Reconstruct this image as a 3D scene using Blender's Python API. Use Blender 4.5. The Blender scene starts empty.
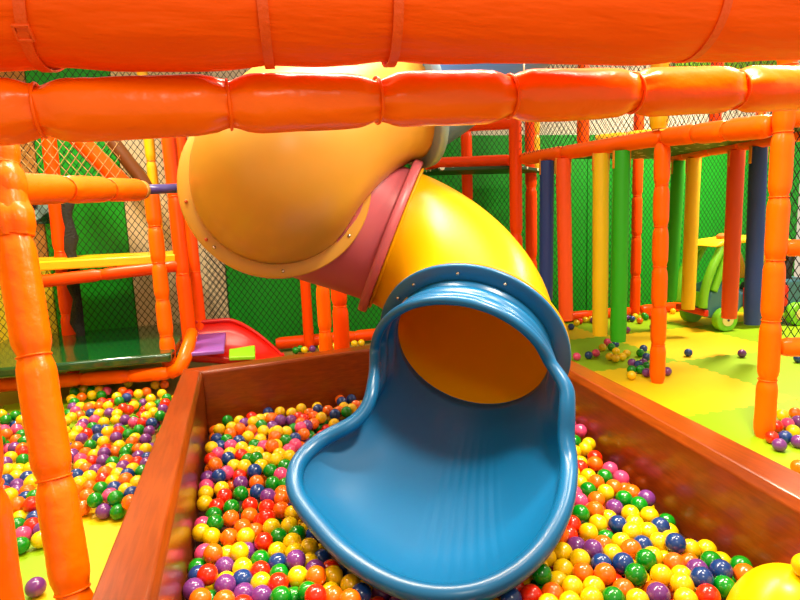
import bpy, bmesh, math, random
import numpy as np
from mathutils import Vector, Matrix, noise
random.seed(7); rng=np.random.default_rng(7)
SC=bpy.context.scene; COL=SC.collection
# ---------------------------------------------------------------- camera
F=580.; YAW=math.radians(15.0); PITCH=math.radians(8.6); ROLL=math.radians(2.3); H=1.30
FW=Vector((math.sin(YAW)*math.cos(PITCH),math.cos(YAW)*math.cos(PITCH),-math.sin(PITCH)))
_r=Vector((math.cos(YAW),-math.sin(YAW),0)); _u=_r.cross(FW)
CR=math.cos(ROLL)*_r-math.sin(ROLL)*_u; CU=math.sin(ROLL)*_r+math.cos(ROLL)*_u
CAM=Vector((0,0,H))
def proj(p):
    d=Vector(p)-CAM; z=d.dot(FW); return (400+F*d.dot(CR)/z,300-F*d.dot(CU)/z,z)
def ray(x,y): return FW+CR*((x-400)/F)+CU*((300-y)/F)
def atd(x,y,d): return CAM+ray(x,y)*d
def atz(x,y,z): r=ray(x,y); return CAM+r*((z-H)/r.z)
def aty(x,y,Y): r=ray(x,y); return CAM+r*(Y/r.y)
cd=bpy.data.cameras.new('camera'); cam=bpy.data.objects.new('camera',cd); COL.objects.link(cam)
cd.sensor_width=36; cd.lens=F/800*36; cd.clip_start=.02; cd.clip_end=60
m=Matrix((CR,CU,-FW)).transposed().to_4x4(); m.translation=CAM; cam.matrix_world=m
SC.camera=cam
# ---------------------------------------------------------------- materials
def lin(c): return tuple(((v/255)/12.92 if v/255<=.04045 else ((v/255+.055)/1.055)**2.4) for v in c)
def mat(name,rgb,rough=.4,bump=0,bscale=20,spec=.5,coat=0,var=0,vscale=4,stretch=None,trans=0,dist=.01,metal=0,detail=3):
    M=bpy.data.materials.new(name); M.use_nodes=True; N=M.node_tree.nodes; L=M.node_tree.links
    b=N['Principled BSDF']; c=lin(rgb)
    if 'orange_' not in name: c=tuple(v*.86 for v in c)
    b.inputs['Base Color'].default_value=(*c,1); b.inputs['Roughness'].default_value=rough
    b.inputs['Specular IOR Level'].default_value=spec; b.inputs['Coat Weight'].default_value=coat
    b.inputs['Coat Roughness'].default_value=.12; b.inputs['Metallic'].default_value=metal
    b.inputs['Transmission Weight'].default_value=trans
    tc=N.new('ShaderNodeTexCoord'); mp=N.new('ShaderNodeMapping'); L.new(tc.outputs['Object'],mp.inputs[0])
    if stretch: mp.inputs['Scale'].default_value=stretch
    if bump:
        n=N.new('ShaderNodeTexNoise'); n.inputs['Scale'].default_value=bscale; n.inputs['Detail'].default_value=detail
        L.new(mp.outputs[0],n.inputs['Vector'])
        bp=N.new('ShaderNodeBump'); bp.inputs['Strength'].default_value=bump; bp.inputs['Distance'].default_value=dist
        L.new(n.outputs['Fac'],bp.inputs['Height']); L.new(bp.outputs[0],b.inputs['Normal'])
    if var:
        n=N.new('ShaderNodeTexNoise'); n.inputs['Scale'].default_value=vscale; n.inputs['Detail'].default_value=4
        L.new(mp.outputs[0],n.inputs['Vector'])
        r=N.new('ShaderNodeValToRGB'); e=r.color_ramp.elements
        e[0].position=.3; e[1].position=.7
        e[0].color=(*[v*(1-var) for v in c],1); e[1].color=(*[min(1,v*(1+var)) for v in c],1)
        L.new(n.outputs['Fac'],r.inputs[0]); L.new(r.outputs[0],b.inputs['Base Color'])
    return M
ORANGE=(255,106,0)
M={}
M['foam']=mat('orange_vinyl',ORANGE,.27,.55,22,.28,var=.05,vscale=3,dist=.006)
M['foam_far']=mat('orange_vinyl_plain',(255,100,0),.28,.3,30,.22,dist=.004)
M['foam_red']=mat('red_orange_vinyl',(250,72,0),.3,.25,30,.2,dist=.003)
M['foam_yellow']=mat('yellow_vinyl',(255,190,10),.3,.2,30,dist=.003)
M['beamvinyl']=mat('orange_tarp_vinyl',(255,90,0),.42,.9,9,.15,var=.08,vscale=2.5,stretch=(.5,3,3),dist=.01)
M['brownv']=mat('brown_vinyl',(110,62,20),.4)
M['strap']=mat('orange_strap',(235,82,0),.5,.3,80)
M['tie']=mat('orange_tie',(252,98,0),.35,spec=.2)
M['whitetie']=mat('clear_tie',(240,215,180),.3)
M['steel']=mat('blue_steel_pipe',(75,65,130),.28,spec=.6)
M['tape']=mat('tan_tape',(205,150,70),.35)
M['beige']=mat('beige_plastic',(224,164,54),.36,.12,220,var=.03,dist=.001)
M['pink']=mat('dusty_pink_plastic',(205,100,112),.36,.12,220,var=.03,dist=.001)
M['yellow']=mat('yellow_plastic',(250,190,0),.3,.12,220,.35,dist=.001); M['domeyellow']=mat('dome_yellow_plastic',(255,205,0),.3,.1,220,.35,dist=.001)
M['blue']=mat('blue_plastic',(8,98,150),.3,.12,220,var=.05,vscale=3,dist=.001)
M['greyblue']=mat('grey_blue_plastic',(128,158,178),.35); M['midblue']=mat('mid_blue_plastic',(70,112,172),.35)
M['bolt']=mat('bolt_steel',(215,205,190),.25,metal=.9)
M['redbolt']=mat('orange_bolt_cap',(205,80,25),.4)
M['wallgreen']=mat('green_wall_pad',(0,182,26),.5,.2,40,var=.05)
M['wallwhite']=mat('cream_wall_pad',(244,226,180),.5,.15,40)
M['plaster']=mat('white_plaster',(246,236,214),.6,.1,60)
M['lime']=mat('lime_panel',(150,225,40),.5)
M['wallyellow']=mat('yellow_wall_pad',(250,225,40),.5,.1,30)
M['wallbrown']=mat('tan_wall_pad',(205,140,60),.5,.1,30)
M['paleblue']=mat('pale_blue_board',(165,215,225),.4)
M['net']=mat('black_net_cord',(14,14,12),.8)
M['netpale']=mat('pale_net_cord',(180,140,80),.7)
M['darkgreen']=mat('dark_green_vinyl',(14,74,30),.1,.1,8,.7,coat=.5,dist=.01)
M['yellowshelf']=mat('yellow_shelf_vinyl',(250,205,15),.25,.15,12)
M['red']=mat('red_plastic',(225,25,12),.3)
M['purple']=mat('purple_pad',(148,88,185),.35,.5,18,dist=.01)
M['limepad']=mat('lime_pad',(140,215,20),.45)
M['floor']=mat('floor_lino',(150,130,60),.5,.1,20)
M['pitfloor']=mat('pit_floor',(70,30,12),.6,.1,20)
M['navy']=mat('navy_foam',(34,66,150),.5,.2,90,dist=.002)
M['fgreen']=mat('green_foam',(40,178,14),.55,.2,90,dist=.002)
M['fyellow']=mat('yellow_foam',(255,208,8),.55,.2,90,dist=.002)
M['forange']=mat('orange_foam',(250,84,14),.55,.2,90,dist=.002)
M['fstrap']=mat('tan_orange_strap',(240,150,30),.5)
M['cargreen']=mat('car_green_plastic',(125,205,35),.4)
M['carblue']=mat('car_blue_plastic',(62,120,140),.4)
M['caryellow']=mat('car_yellow_plastic',(252,205,20),.4)
M['carred']=mat('car_red_plastic',(225,30,14),.4)
M['cardark']=mat('car_dark_plastic',(28,38,46),.5)
M['cream']=mat('cream_plastic',(240,220,150),.4)
M['seatcar']=mat('car_orange_plastic',(215,105,40),.45)
M['eye']=mat('white_sticker',(240,235,225),.4)
def translucent(Mm,f):
    N=Mm.node_tree.nodes; L=Mm.node_tree.links; b=N['Principled BSDF']; o=N['Material Output']
    t=N.new('ShaderNodeBsdfTranslucent'); t.inputs[0].default_value=b.inputs['Base Color'].default_value
    x=N.new('ShaderNodeMixShader'); x.inputs[0].default_value=f; L.new(b.outputs[0],x.inputs[1]); L.new(t.outputs[0],x.inputs[2]); L.new(x.outputs[0],o.inputs[0])
translucent(M['yellow'],.3); translucent(M['beige'],.2); translucent(M['pink'],.15)
def mat_mesh(name,rgb):
    Mm=mat(name,rgb,.5,.35,130,dist=.002,var=.03); return Mm
M['matyellow']=mat_mesh('yellow_eva_mat',(245,204,0)); M['matgreen']=mat_mesh('lime_eva_mat',(150,192,0))
def wood(name,stretch):
    W=bpy.data.materials.new(name); W.use_nodes=True; N=W.node_tree.nodes; L=W.node_tree.links; b=N['Principled BSDF']
    tc=N.new('ShaderNodeTexCoord'); mp=N.new('ShaderNodeMapping'); mp.inputs['Scale'].default_value=stretch
    L.new(tc.outputs['Object'],mp.inputs[0])
    n=N.new('ShaderNodeTexNoise'); n.inputs['Scale'].default_value=9; n.inputs['Detail'].default_value=7; n.inputs['Distortion'].default_value=.6
    L.new(mp.outputs[0],n.inputs['Vector'])
    r=N.new('ShaderNodeValToRGB'); e=r.color_ramp.elements; e[0].position=.3; e[1].position=.75
    e[0].color=(*lin((118,46,3)),1); e[1].color=(*lin((142,60,6)),1); L.new(n.outputs['Fac'],r.inputs[0]); L.new(r.outputs[0],b.inputs['Base Color'])
    b.inputs['Specular IOR Level'].default_value=.3; b.inputs['Roughness'].default_value=.3; b.inputs['Coat Weight'].default_value=.35; b.inputs['Coat Roughness'].default_value=.14
    n2=N.new('ShaderNodeTexNoise'); n2.inputs['Scale'].default_value=7; n2.inputs['Detail'].default_value=2; L.new(tc.outputs['Object'],n2.inputs['Vector'])
    bp=N.new('ShaderNodeBump'); bp.inputs['Strength'].default_value=.12; bp.inputs['Distance'].default_value=.01
    L.new(n2.outputs['Fac'],bp.inputs['Height']); L.new(bp.outputs[0],b.inputs['Normal']); L.new(bp.outputs[0],b.inputs['Coat Normal'])
    return W
M['woody']=wood('brown_wood_along',(9,.6,9)); M['woodx']=wood('brown_wood_across',(.6,9,9))
def perfmat():
    W=bpy.data.materials.new('perforated_deck'); W.use_nodes=True; N=W.node_tree.nodes; L=W.node_tree.links; b=N['Principled BSDF']
    tc=N.new('ShaderNodeTexCoord'); mp=N.new('ShaderNodeMapping'); mp.inputs['Scale'].default_value=(9,9,9); L.new(tc.outputs['Object'],mp.inputs[0])
    v=N.new('ShaderNodeTexVoronoi'); v.inputs['Scale'].default_value=1; v.inputs['Randomness'].default_value=.2; L.new(mp.outputs[0],v.inputs['Vector'])
    r=N.new('ShaderNodeValToRGB'); r.color_ramp.interpolation='CONSTANT'; e=r.color_ramp.elements
    e[0].position=0; e[0].color=(*lin((230,225,200)),1); e[1].position=.3; e[1].color=(*lin((10,60,24)),1)
    L.new(v.outputs['Distance'],r.inputs[0]); L.new(r.outputs[0],b.inputs['Base Color']); b.inputs['Roughness'].default_value=.5
    return W
M['deck']=perfmat()
BALLC={'Y':((252,204,6),'yellow'),'O':((255,112,8),'orange'),'R':((246,42,10),'red'),'G':((4,140,22),'green'),
       'B':((24,62,130),'blue'),'P':((118,54,132),'purple'),'K':((240,76,128),'pink')}
BM={k:mat('ball_'+v[1],v[0],.2,spec=.5,coat=.3) for k,v in BALLC.items()}
# ---------------------------------------------------------------- helpers
def link(name,me,m,parent=None,loc=None,smooth=True):
    o=bpy.data.objects.new(name,me); COL.objects.link(o)
    if m and not me.materials: me.materials.append(m)
    if smooth:
        for p in me.polygons: p.use_smooth=True
    if parent: o.parent=parent
    if loc is not None: o.location=loc
    return o
def tag(o,label,cat,group=None,kind=None):
    if label: o['label']=label
    if cat: o['category']=cat
    if group: o['group']=group
    if kind: o['kind']=kind
    return o
def thing(name,label,cat,loc=(0,0,0),group=None,rz=0):
    o=bpy.data.objects.new(name,None); COL.objects.link(o); o.location=loc; o.rotation_euler=(0,0,rz); o.empty_display_size=.1
    return tag(o,label,cat,group)
def pyd(name,verts,faces): 
    me=bpy.data.meshes.new(name); me.from_pydata([tuple(v) for v in verts],[],faces); me.update(); return me
def from_bm(name,bm): me=bpy.data.meshes.new(name); bm.normal_update(); bm.to_mesh(me); bm.free(); return me
def bevel(o,w,seg=2,angle=35):
    md=o.modifiers.new('bevel','BEVEL'); md.width=w; md.segments=seg; md.limit_method='ANGLE'; md.angle_limit=math.radians(angle); md.harden_normals=False
    return o
def sharp(o,ang=40):
    me=o.data
    try: me.set_sharp_from_angle(angle=math.radians(ang))
    except Exception: pass
    return o
def box_bm(bm,c,s,rot=None):
    r=bmesh.ops.create_cube(bm,size=1); mt=Matrix.Translation(Vector(c))
    if rot is not None: mt=mt@rot.to_4x4()
    mt=mt@Matrix.Diagonal((*s,1)); bmesh.ops.transform(bm,matrix=mt,verts=r['verts'])
def box(name,c,s,m,parent=None,bev=.006,rot=None,loc=None):
    bm=bmesh.new(); box_bm(bm,c,s,rot); o=link(name,from_bm(name,bm),m,parent,loc); 
    if bev: bevel(o,bev)
    sharp(o); return o
def frame(d):
    d=Vector(d).normalized(); a=d.cross(Vector((0,0,1)))
    if a.length<1e-3: a=Vector((1,0,0))
    a.normalize(); b=a.cross(d).normalized(); return d,a,b
def tube_mesh(name,pts,rad,k=16,closed=False,cap=True):
    """tube along a polyline with per-point radius, parallel transport"""
    pts=[Vector(p) for p in pts]; n=len(pts); V=[];Fc=[]
    if not hasattr(rad,'__len__'): rad=[rad]*n
    T=[]
    for i in range(n):
        if closed: t=pts[(i+1)%n]-pts[i-1]
        else: t=pts[min(i+1,n-1)]-pts[max(i-1,0)]
        T.append(t.normalized())
    _,a,b=frame(T[0])
    for i in range(n):
        a=(a-T[i]*a.dot(T[i])).normalized(); b=a.cross(T[i])
        for j in range(k):
            t=2*math.pi*j/k; V.append(pts[i]+(a*math.cos(t)+b*math.sin(t))*rad[i])
    for i in range(n if closed else n-1):
        i2=(i+1)%n
        off=0
        if closed and i2==0:
            v0=V[i*k]; off=min(range(k),key=lambda q:(V[q]-v0).length)
        for j in range(k):
            j2=(j+1)%k
            Fc.append((i*k+j,i*k+j2,i2*k+(j2+off)%k,i2*k+(j+off)%k))
    if cap and not closed: Fc.append(tuple(range(k-1,-1,-1))); Fc.append(tuple(range((n-1)*k,n*k)))
    me=pyd(name,V,Fc); bm=bmesh.new(); bm.from_mesh(me); bmesh.ops.recalc_face_normals(bm,faces=bm.faces); bm.to_mesh(me); bm.free(); return me
def sleeve_mesh(p0,p1,r,seed,pinch=.22,k=28,wr=1.0,end=.03):
    p0=Vector(p0);p1=Vector(p1); L=(p1-p0).length; d,a,b=frame(p1-p0)
    n=max(12,min(34,int(L/.012))); V=[];Fc=[]
    ss=[.5-.5*math.cos(math.pi*i/(n-1)) for i in range(n)]
    sd=Vector((seed*3.1,seed*1.7,seed*.9))
    for s in ss:
        x=s*L; e=min(x,L-x)
        base=1-pinch*math.exp(-(e/end)**2)
        for j in range(k):
            t=2*math.pi*j/k
            w=noise.noise(Vector((math.cos(t)*2.6,math.sin(t)*2.6,x*4))+sd)*.9*math.exp(-e/.05)*.12
            w+=noise.noise(Vector((math.cos(t)*1.2,math.sin(t)*1.2,x*7))+sd)*.035
            cr=noise.noise(Vector((math.cos(t)*1.5+x*9,math.sin(t)*1.5,x*14))+sd); w-=max(0,.12-abs(cr))*.22
            rr=r*(base+w*wr); V.append(p0+d*x+(a*math.cos(t)+b*math.sin(t))*rr)
    for i in range(n-1):
        for j in range(k):
            j2=(j+1)%k; Fc.append((i*k+j,(i+1)*k+j,(i+1)*k+j2,i*k+j2))
    Fc.append(tuple(range(k))); Fc.append(tuple(range((n-1)*k+k-1,(n-1)*k-1,-1)))
    me=pyd('foam_sleeve',V,Fc); bm=bmesh.new(); bm.from_mesh(me); bmesh.ops.recalc_face_normals(bm,faces=bm.faces); bm.to_mesh(me); bm.free(); return me
_seed=[0]
def padded(name,label,cat,p0,p1,r,cuts=None,seg=.3,m='foam',group=None,k=28,wr=1.,pinch=.2,tiem='tie'):
    p0=Vector(p0);p1=Vector(p1); L=(p1-p0).length
    if cuts is None:
        n=max(1,round(L/seg)); cuts=[i/n for i in range(1,n)]
    cs=[0]+sorted(cuts)+[1]
    root=thing(name,label,cat,p0,group)
    for a,b in zip(cs[:-1],cs[1:]):
        _seed[0]+=1
        link('foam_sleeve',sleeve_mesh((p1-p0)*a,(p1-p0)*b,r,_seed[0],k=k,wr=wr,pinch=pinch),M[m],root)
    d,u,v=frame(p1-p0)
    for c in cuts:
        q=(p1-p0)*c; ring=[q+(u*math.cos(t)+v*math.sin(t))*r*(1-pinch*.75) for t in [2*math.pi*i/24 for i in range(24)]]
        link('cable_tie',tube_mesh('cable_tie',ring,.0035 if r<.1 else .006,6,closed=True),M[tiem],root)
    return root
def fracs(p0,p1,xs,axis=0):
    out=[]
    for x in xs:
        lo,hi=0.,1.
        a=proj(p0)[axis]; b=proj(p1)[axis]
        for _ in range(40):
            mid=(lo+hi)/2; v=proj(Vector(p0).lerp(Vector(p1),mid))[axis]
            if (v<x)==(a<b): lo=mid
            else: hi=mid
        out.append(lo)
    return out
def net_mesh(P,A,B,cell,w,wob=.0):
    """diamond net over the parallelogram P + s*A + t*B; straight cords clipped to it"""
    P,A,B=Vector(P),Vector(A),Vector(B); la,lb=A.length,B.length; ua,ub=A/la,B/lb; nn=ua.cross(ub).normalized()
    V=[];Fc=[]
    asp=1.35
    for sgn in (1,-1):
        c=-lb*asp
        while c<la+lb*asp:
            # x = c + y*sgn*... param y 0..lb : x = c0 + sgn*y/asp
            x0=c; 
            ys=[0,lb]
            k=sgn/asp
            lo,hi=0.,lb
            # clip x in 0..la
            if k>0: lo=max(lo,(0-x0)/k); hi=min(hi,(la-x0)/k)
            else: lo=max(lo,(la-x0)/k); hi=min(hi,(0-x0)/k)
            if hi-lo>cell*.3:
                nseg=max(1,int((hi-lo)/.25)); i0=len(V)
                dirv=(ua*k+ub).normalized(); side=dirv.cross(nn)
                for s in range(nseg+1):
                    y=lo+(hi-lo)*s/nseg; q=P+ua*(x0+k*y)+ub*y
                    q=q+nn*(sgn*w*.4+wob*noise.noise(q*1.3)) + ub*wob*.3*noise.noise(q*2.1)
                    for aa,bb in ((1,0),(0,1),(-1,0),(0,-1)): V.append(q+side*(aa*w*.5)+nn*(bb*w*.5))
                for s in range(nseg):
                    for j in range(4):
                        j2=(j+1)%4; Fc.append((i0+s*4+j,i0+s*4+j2,i0+s*4+4+j2,i0+s*4+4+j))
            c+=cell
    return pyd('safety_net',V,Fc)
def net(label,P,A,B,cell=.055,w=.005,m='net',group=None,wob=.02):
    return tag(link('safety_net',net_mesh(P,A,B,cell,w,wob),M[m]),label,'net',group)
# ---------------------------------------------------------------- the setting
def struct(o): o['kind']='structure'; return o
struct(box('floor',(1.5,2.7,-.045),(12,7.4,.06),M['floor'],bev=0))
WY=5.98
struct(box('wall_back',(2.2,WY+.06,1.6),(9.6,.1,3.4),M['plaster'],bev=0))
struct(box('wall_left',(-2.75,3.2,1.6),(.1,5.6,3.4),M['wallyellow'],bev=0))
# padded panels on the back wall
def wpanel(x0,x1,z0,z1,m,label):
    o=box('wall_panel',(0,0,(z1-z0)/2),(x1-x0-.006,.05,z1-z0),M[m],bev=.008,loc=((x0+x1)/2,WY-.018,z0)); return tag(o,label,'wall panel',kind='structure')
xa=aty(60,230,WY-.04).x; xb=aty(127,230,WY-.04).x; xc=aty(222,230,WY-.04).x
wpanel(-2.65,xa-.12,.95,2.9,'wallbrown','tan wall pad at the far left end of the back wall')
wpanel(-2.65,xa-.12,0,.95,'wallyellow','yellow wall pad low at the far left end of the back wall')
wpanel(xa-.12,xb,0,2.7,'wallgreen','green wall pad between the tan and cream pads, behind yellow shelf')
wpanel(xb,xc,0,2.7,'wallwhite','cream wall pad behind the orange ladder posts')
wpanel(xc,1.75,0,2.08,'wallgreen','dark green wall pad behind beige tube, above red trough')
wpanel(1.75,2.96,0,2.08,'wallgreen','green wall pad behind the yellow slide elbow')
wpanel(2.96,3.86,0,2.08,'wallgreen','green wall pad behind the leftmost navy and orange hanging rolls')
wpanel(3.86,4.9,0,2.08,'wallgreen','green wall pad behind the yellow and green hanging rolls')
wpanel(4.9,6.95,0,2.08,'wallgreen','green wall pad behind the toy car')
# ---------------------------------------------------------------- foam mats
def mats(x0,y0,nx,ny,size,phase,lab,sx=None):
    sx=sx or size
    def wave(n=21):
        pts=[]
        for i in range(n):
            s=(i+.0)/n; e=(i+.5)/n; a=.011*(1 if i%2 else -1)
            pts+= [(s+.08/n,a),(s+.92/n,a)]
        return pts
    W=wave()
    for i in range(nx):
        for j in range(ny):
            X,Y=x0+i*sx,y0+j*size; P=[]
            P.append((X,Y)); P+=[(X+s*sx,Y+a) for s,a in W]
            P.append((X+sx,Y)); P+=[(X+sx+(a if sx==size else 0),Y+s*size) for s,a in W]
            P.append((X+sx,Y+size)); P+=[(X+s*sx,Y+size+a) for s,a in reversed(W)]
            P.append((X,Y+size)); P+=[(X+a,Y+s*size) for s,a in reversed(W)]
            cx,cy=X+sx/2,Y+size/2; n=len(P)
            V=[(p[0]-cx,p[1]-cy,.014) for p in P]+[(p[0]-cx,p[1]-cy,0) for p in P]
            Fc=[tuple(range(n)),tuple(range(2*n-1,n-1,-1))]+[(q,n+q,n+(q+1)%n,(q+1)%n) for q in range(n)]
            key='matyellow' if (i+j+phase)%2 else 'matgreen'
            o=link('foam_mat',pyd('foam_mat',V,Fc),M[key],loc=(cx,cy,-.0142),smooth=False)
            tag(o,lab(i,j,'yellow' if key=='matyellow' else 'lime green'),'foam mat')
S=1.05; mx,my=3.4-S,2.83-S
rowt=['nearest the camera','level with the near orange post','level with the toy car wheel','along the back wall']
colt=['beside the pit wall','second from the pit wall','third from the pit wall','fourth from the pit wall']
mats(mx,my,4,4,S,0,lambda i,j,c:f'{c} floor mat {colt[i]}, {rowt[j]}')
mats(1.925,my,1,4,S,1,lambda i,j,c:f'narrow {c} floor mat strip along the pit wall, {rowt[j]}',sx=.41)
S2=.98
mats(-.8-S2*1,2.84-S2,1,1,S2,0,lambda i,j,c:f'{c} floor mat beyond the left front orange post')
mats(-.8,2.84-S2,1,1,S2,1,lambda i,j,c:f'{c} floor mat between the left front orange post and the pit wall',sx=.36)
mats(-.8-S2,2.84,1,2,S2,1,lambda i,j,c:f'{c} floor mat under the balls outside the left wall, '+['front','rear'][j])
# ---------------------------------------------------------------- the wooden pit
LI=[(-.262,.75),(-.285,3.585)]; LO=[(-.425,.75),(-.405,3.70)]
RI=[(1.49,.75),(1.775,3.86)]; RO=[(1.665,.75),(1.895,4.0)]
ZT=.40
pit=thing('ball_pit_box','low brown wooden box around the ball pit','ball pit',(.7,2.2,0))
def wallprism(name,quad,m,ch):
    """quad: inner0, inner1, outer1, outer0 (x,y); chamfer along the inner top edge"""
    i0,i1,o1,o0=[Vector((*q,0)) for q in quad]; V=[]
    for i,o in ((i0,o0),(i1,o1)):
        d=(o-i).normalized()
        V+=[i,i+Vector((0,0,ZT-ch)),i+d*ch+Vector((0,0,ZT)),o+Vector((0,0,ZT)),o]
    off=Vector((.7,2.2,0)); V=[v-off for v in V]
    Fc=[(0,1,2,3,4),(9,8,7,6,5)]+[(q,5+q,5+(q+1)%5,(q+1)%5) for q in range(5)]
    me=pyd(name,V,Fc); bm=bmesh.new(); bm.from_mesh(me); bmesh.ops.recalc_face_normals(bm,faces=bm.faces); bm.to_mesh(me); bm.free()
    o=link(name,me,M[m],pit); bevel(o,.005,2,20); sharp(o,25); return o
wallprism('wooden_wall',[LI[0],LI[1],LO[1],LO[0]],'woody',.02)
wallprism('wooden_wall',[RI[0],RI[1],RO[1],RO[0]],'woody',.03)
wallprism('wooden_wall',[LI[1],RI[1],RO[1],LO[1]],'woodx',.015)
wallprism('wooden_wall',[(RI[0][0],.75),(LI[0][0],.75),(LO[0][0],.62),(RO[0][0],.62)],'woodx',.015)
o=link('pit_base',pyd('pit_base',[(LI[0][0]-.7,-1.45,.002),(RI[0][0]-.7,-1.45,.002),(RI[1][0]-.7,1.66,.002),(LI[1][0]-.7,1.385,.002)],[(0,1,2,3)]),M['pitfloor'],pit)
# ---------------------------------------------------------------- the tube slide
E_C=Vector((.957,2.377,.687)); E_N=Vector((-.557,-.717,-.42)).normalized()
B_C=Vector((.176,2.733,1.447)); B_N=Vector((.078,.973,-.217)).normalized()
P_C=atd(394,238,3.12); P_N=Vector((.88,-.27,-.40)).normalized()
T_C=atd(397,90,3.04); T_N=Vector((-.92,-.10,-.30)).normalized()
slide=thing('tube_slide','spiral tube slide of beige, pink, yellow and blue sections ending in the ball pit','slide',(.75,2.9,0))
SO=Vector((.75,2.9,0))
def hermite(c0,d0,c1,d1,k0,k1,n):
    out=[]
    for i in range(n):
        t=i/(n-1); h0=2*t**3-3*t*t+1; h1=t**3-2*t*t+t; h2=-2*t**3+3*t*t; h3=t**3-t*t
        out.append(c0*h0+d0*(k0*h1)+c1*h2+d1*(k1*h3))
    return out
def section(mname,c0,d0,c1,d1,k0,k1,r=.37,n=30):
    pts=[p-SO for p in hermite(c0,d0,c1,d1,k0,k1,n)]
    me=tube_mesh('tube_section',pts,r,64,cap=False)
    o=link('tube_section',me,M[mname],slide); md=o.modifiers.new('shell','SOLIDIFY'); md.thickness=.012; md.offset=-1
    return o
def flange(mname,c,n,parent,r0=.362,r1=.43,th=.022,bolts=(),bm_='bolt',side=1,shift=0):
    d,a,b=frame(n); c=c-SO+d*shift; V=[];Fc=[];k=72
    prof=[(r0,-th/2),(r1-.006,-th/2),(r1,-th/2+.006),(r1,th/2-.006),(r1-.006,th/2),(r0,th/2)]
    for i in range(k):
        t=2*math.pi*i/k
        for rr,x in prof: V.append(c+d*x+(a*math.cos(t)+b*math.sin(t))*rr)
    q=len(prof)
    for i in range(k):
        for j in range(q): Fc.append((i*q+j,i*q+(j+1)%q,((i+1)%k)*q+(j+1)%q,((i+1)%k)*q+j))
    me=pyd('flange',V,Fc); bm=bmesh.new(); bm.from_mesh(me); bmesh.ops.recalc_face_normals(bm,faces=bm.faces); bm.to_mesh(me); bm.free()
    o=link('flange',me,M[mname],parent); sharp(o,50)
    for ang,mm in bolts:
        t=math.radians(ang); p=c+(a*math.cos(t)+b*math.sin(t))*(r0+r1)*.505+d*(side*th/2)
        bm=bmesh.new(); bmesh.ops.create_cone(bm,cap_ends=True,segments=10,radius1=.0085,radius2=.006,depth=.009)
        R=d.to_track_quat('Z','Y').to_matrix().to_4x4() if side>0 else (-d).to_track_quat('Z','Y').to_matrix().to_4x4()
        bmesh.ops.transform(bm,matrix=Matrix.Translation(p+d*side*.004)@R,verts=bm.verts)
        link('bolt',from_bm('bolt',bm),M[mm],o)
    return o
def ang_at(c,n,px,py):   # angle on a flange under a pixel of the photograph
    d,a,b=frame(n); r=ray(px,py); t=(c-CAM).dot(d)/r.dot(d); q=CAM+r*t-c
    return math.degrees(math.atan2(q.dot(b),q.dot(a)))
s_blue=section('midblue',T_C+Vector((.95,.12,.62)),Vector((-.9,-.1,-.5)).normalized(),T_C,T_N,.8,.6)
s_beige=section('beige',T_C,T_N,B_C,B_N,1.15,1.05)
s_pink=section('pink',B_C,B_N,P_C,P_N,.75,.75)
s_yel=section('yellow',P_C,P_N,E_C,E_N,.95,.85)
flange('greyblue',T_C,T_N,s_blue,th=.05,shift=-.03)
flange('beige',B_C,B_N,s_beige,th=.02,side=-1,shift=-.01,bolts=[(ang_at(B_C,B_N,x,y),mm) for x,y,mm in ((210,253,'bolt'),(283,274,'bolt'),(348,236,'bolt'),(205,242,'redbolt'),(181,204,'redbolt'))])
flange('pink',B_C,B_N,s_pink,th=.018,shift=.012)
flange('pink',P_C,P_N,s_pink,th=.045,shift=-.02,side=1,bolts=[])
flange('yellow',P_C,P_N,s_yel,th=.014,r1=.40,shift=.012,side=1,bolts=[(ang_at(P_C,P_N,377,293),'redbolt')])
flange('yellow',E_C,E_N,s_yel,th=.02,shift=-.03)
# exit chute: a sheet between the joint circle and the lip
d,a,b=frame(E_N)   # a: horizontal, b: up
if a.dot(CR)<0: a=-a
if b.z<0: b=-b
NA=240
lipc=[]  # (angle on joint ring, lip point)
hood=E_C+E_N*.20
for th in range(-75,76,15):
    t=math.radians(th); lipc.append((th,hood+(a*math.sin(t)+b*math.cos(t))*.39+E_N*(-.01*abs(t))))
for th,px,py,z in ((92,566,388,.61),(104,567,408,.54),(116,566,438,.43),(127,569,466,.35),(138,564,505,.285),(150,545,543,.235),(163,515,573,.20),(176,475,592,.18),(189,430,594,.175),(202,385,580,.185),(215,345,553,.215),(227,316,522,.255),(236,297,495,.30),(244,295,472,.345),(250,305,454,.38),(256,326,437,.42),(260.5,347,427,.455),(265,362,415,.49),(269,370,401,.54),(273,373,385,.59),(277,375,371,.63)):
    lipc.append((th,atz(px,py,z)))
lipc.sort(key=lambda q:q[0])
ths=[q[0] for q in lipc]; nl=len(lipc)
def lip_at(th):
    th=(th+75)%360-75
    i=max(j for j in range(nl) if ths[j]<=th+1e-9) if th>=ths[0] else nl-1
    def g(j): 
        w=j//nl; return ths[j%nl]+360*w, lipc[j%nl][1]
    t0,p0=g(i-1);t1,p1=g(i);t2,p2=g(i+1);t3,p3=g(i+2)
    m1=(p2-p0)/(t2-t0); m2=(p3-p1)/(t3-t1); hh=t2-t1; s=(th-t1)/hh
    return p1*(2*s**3-3*s*s+1)+m1*hh*(s**3-2*s*s+s)+p2*(-2*s**3+3*s*s)+m2*hh*(s**3-s*s)
NT=26; V=[];Fc=[]; LIP=[]
nh=Vector((E_N.x,E_N.y,0)).normalized()
cen=Vector((0,0,0))
for i in range(NA): LIP.append(lip_at(-75+360*i/NA))
for _ in range(2): LIP=[(LIP[i-1]+LIP[i]*2+LIP[(i+1)%NA])/4 for i in range(NA)]
cen=sum((LIP[i] for i in range(NA)),Vector())/NA
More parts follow.
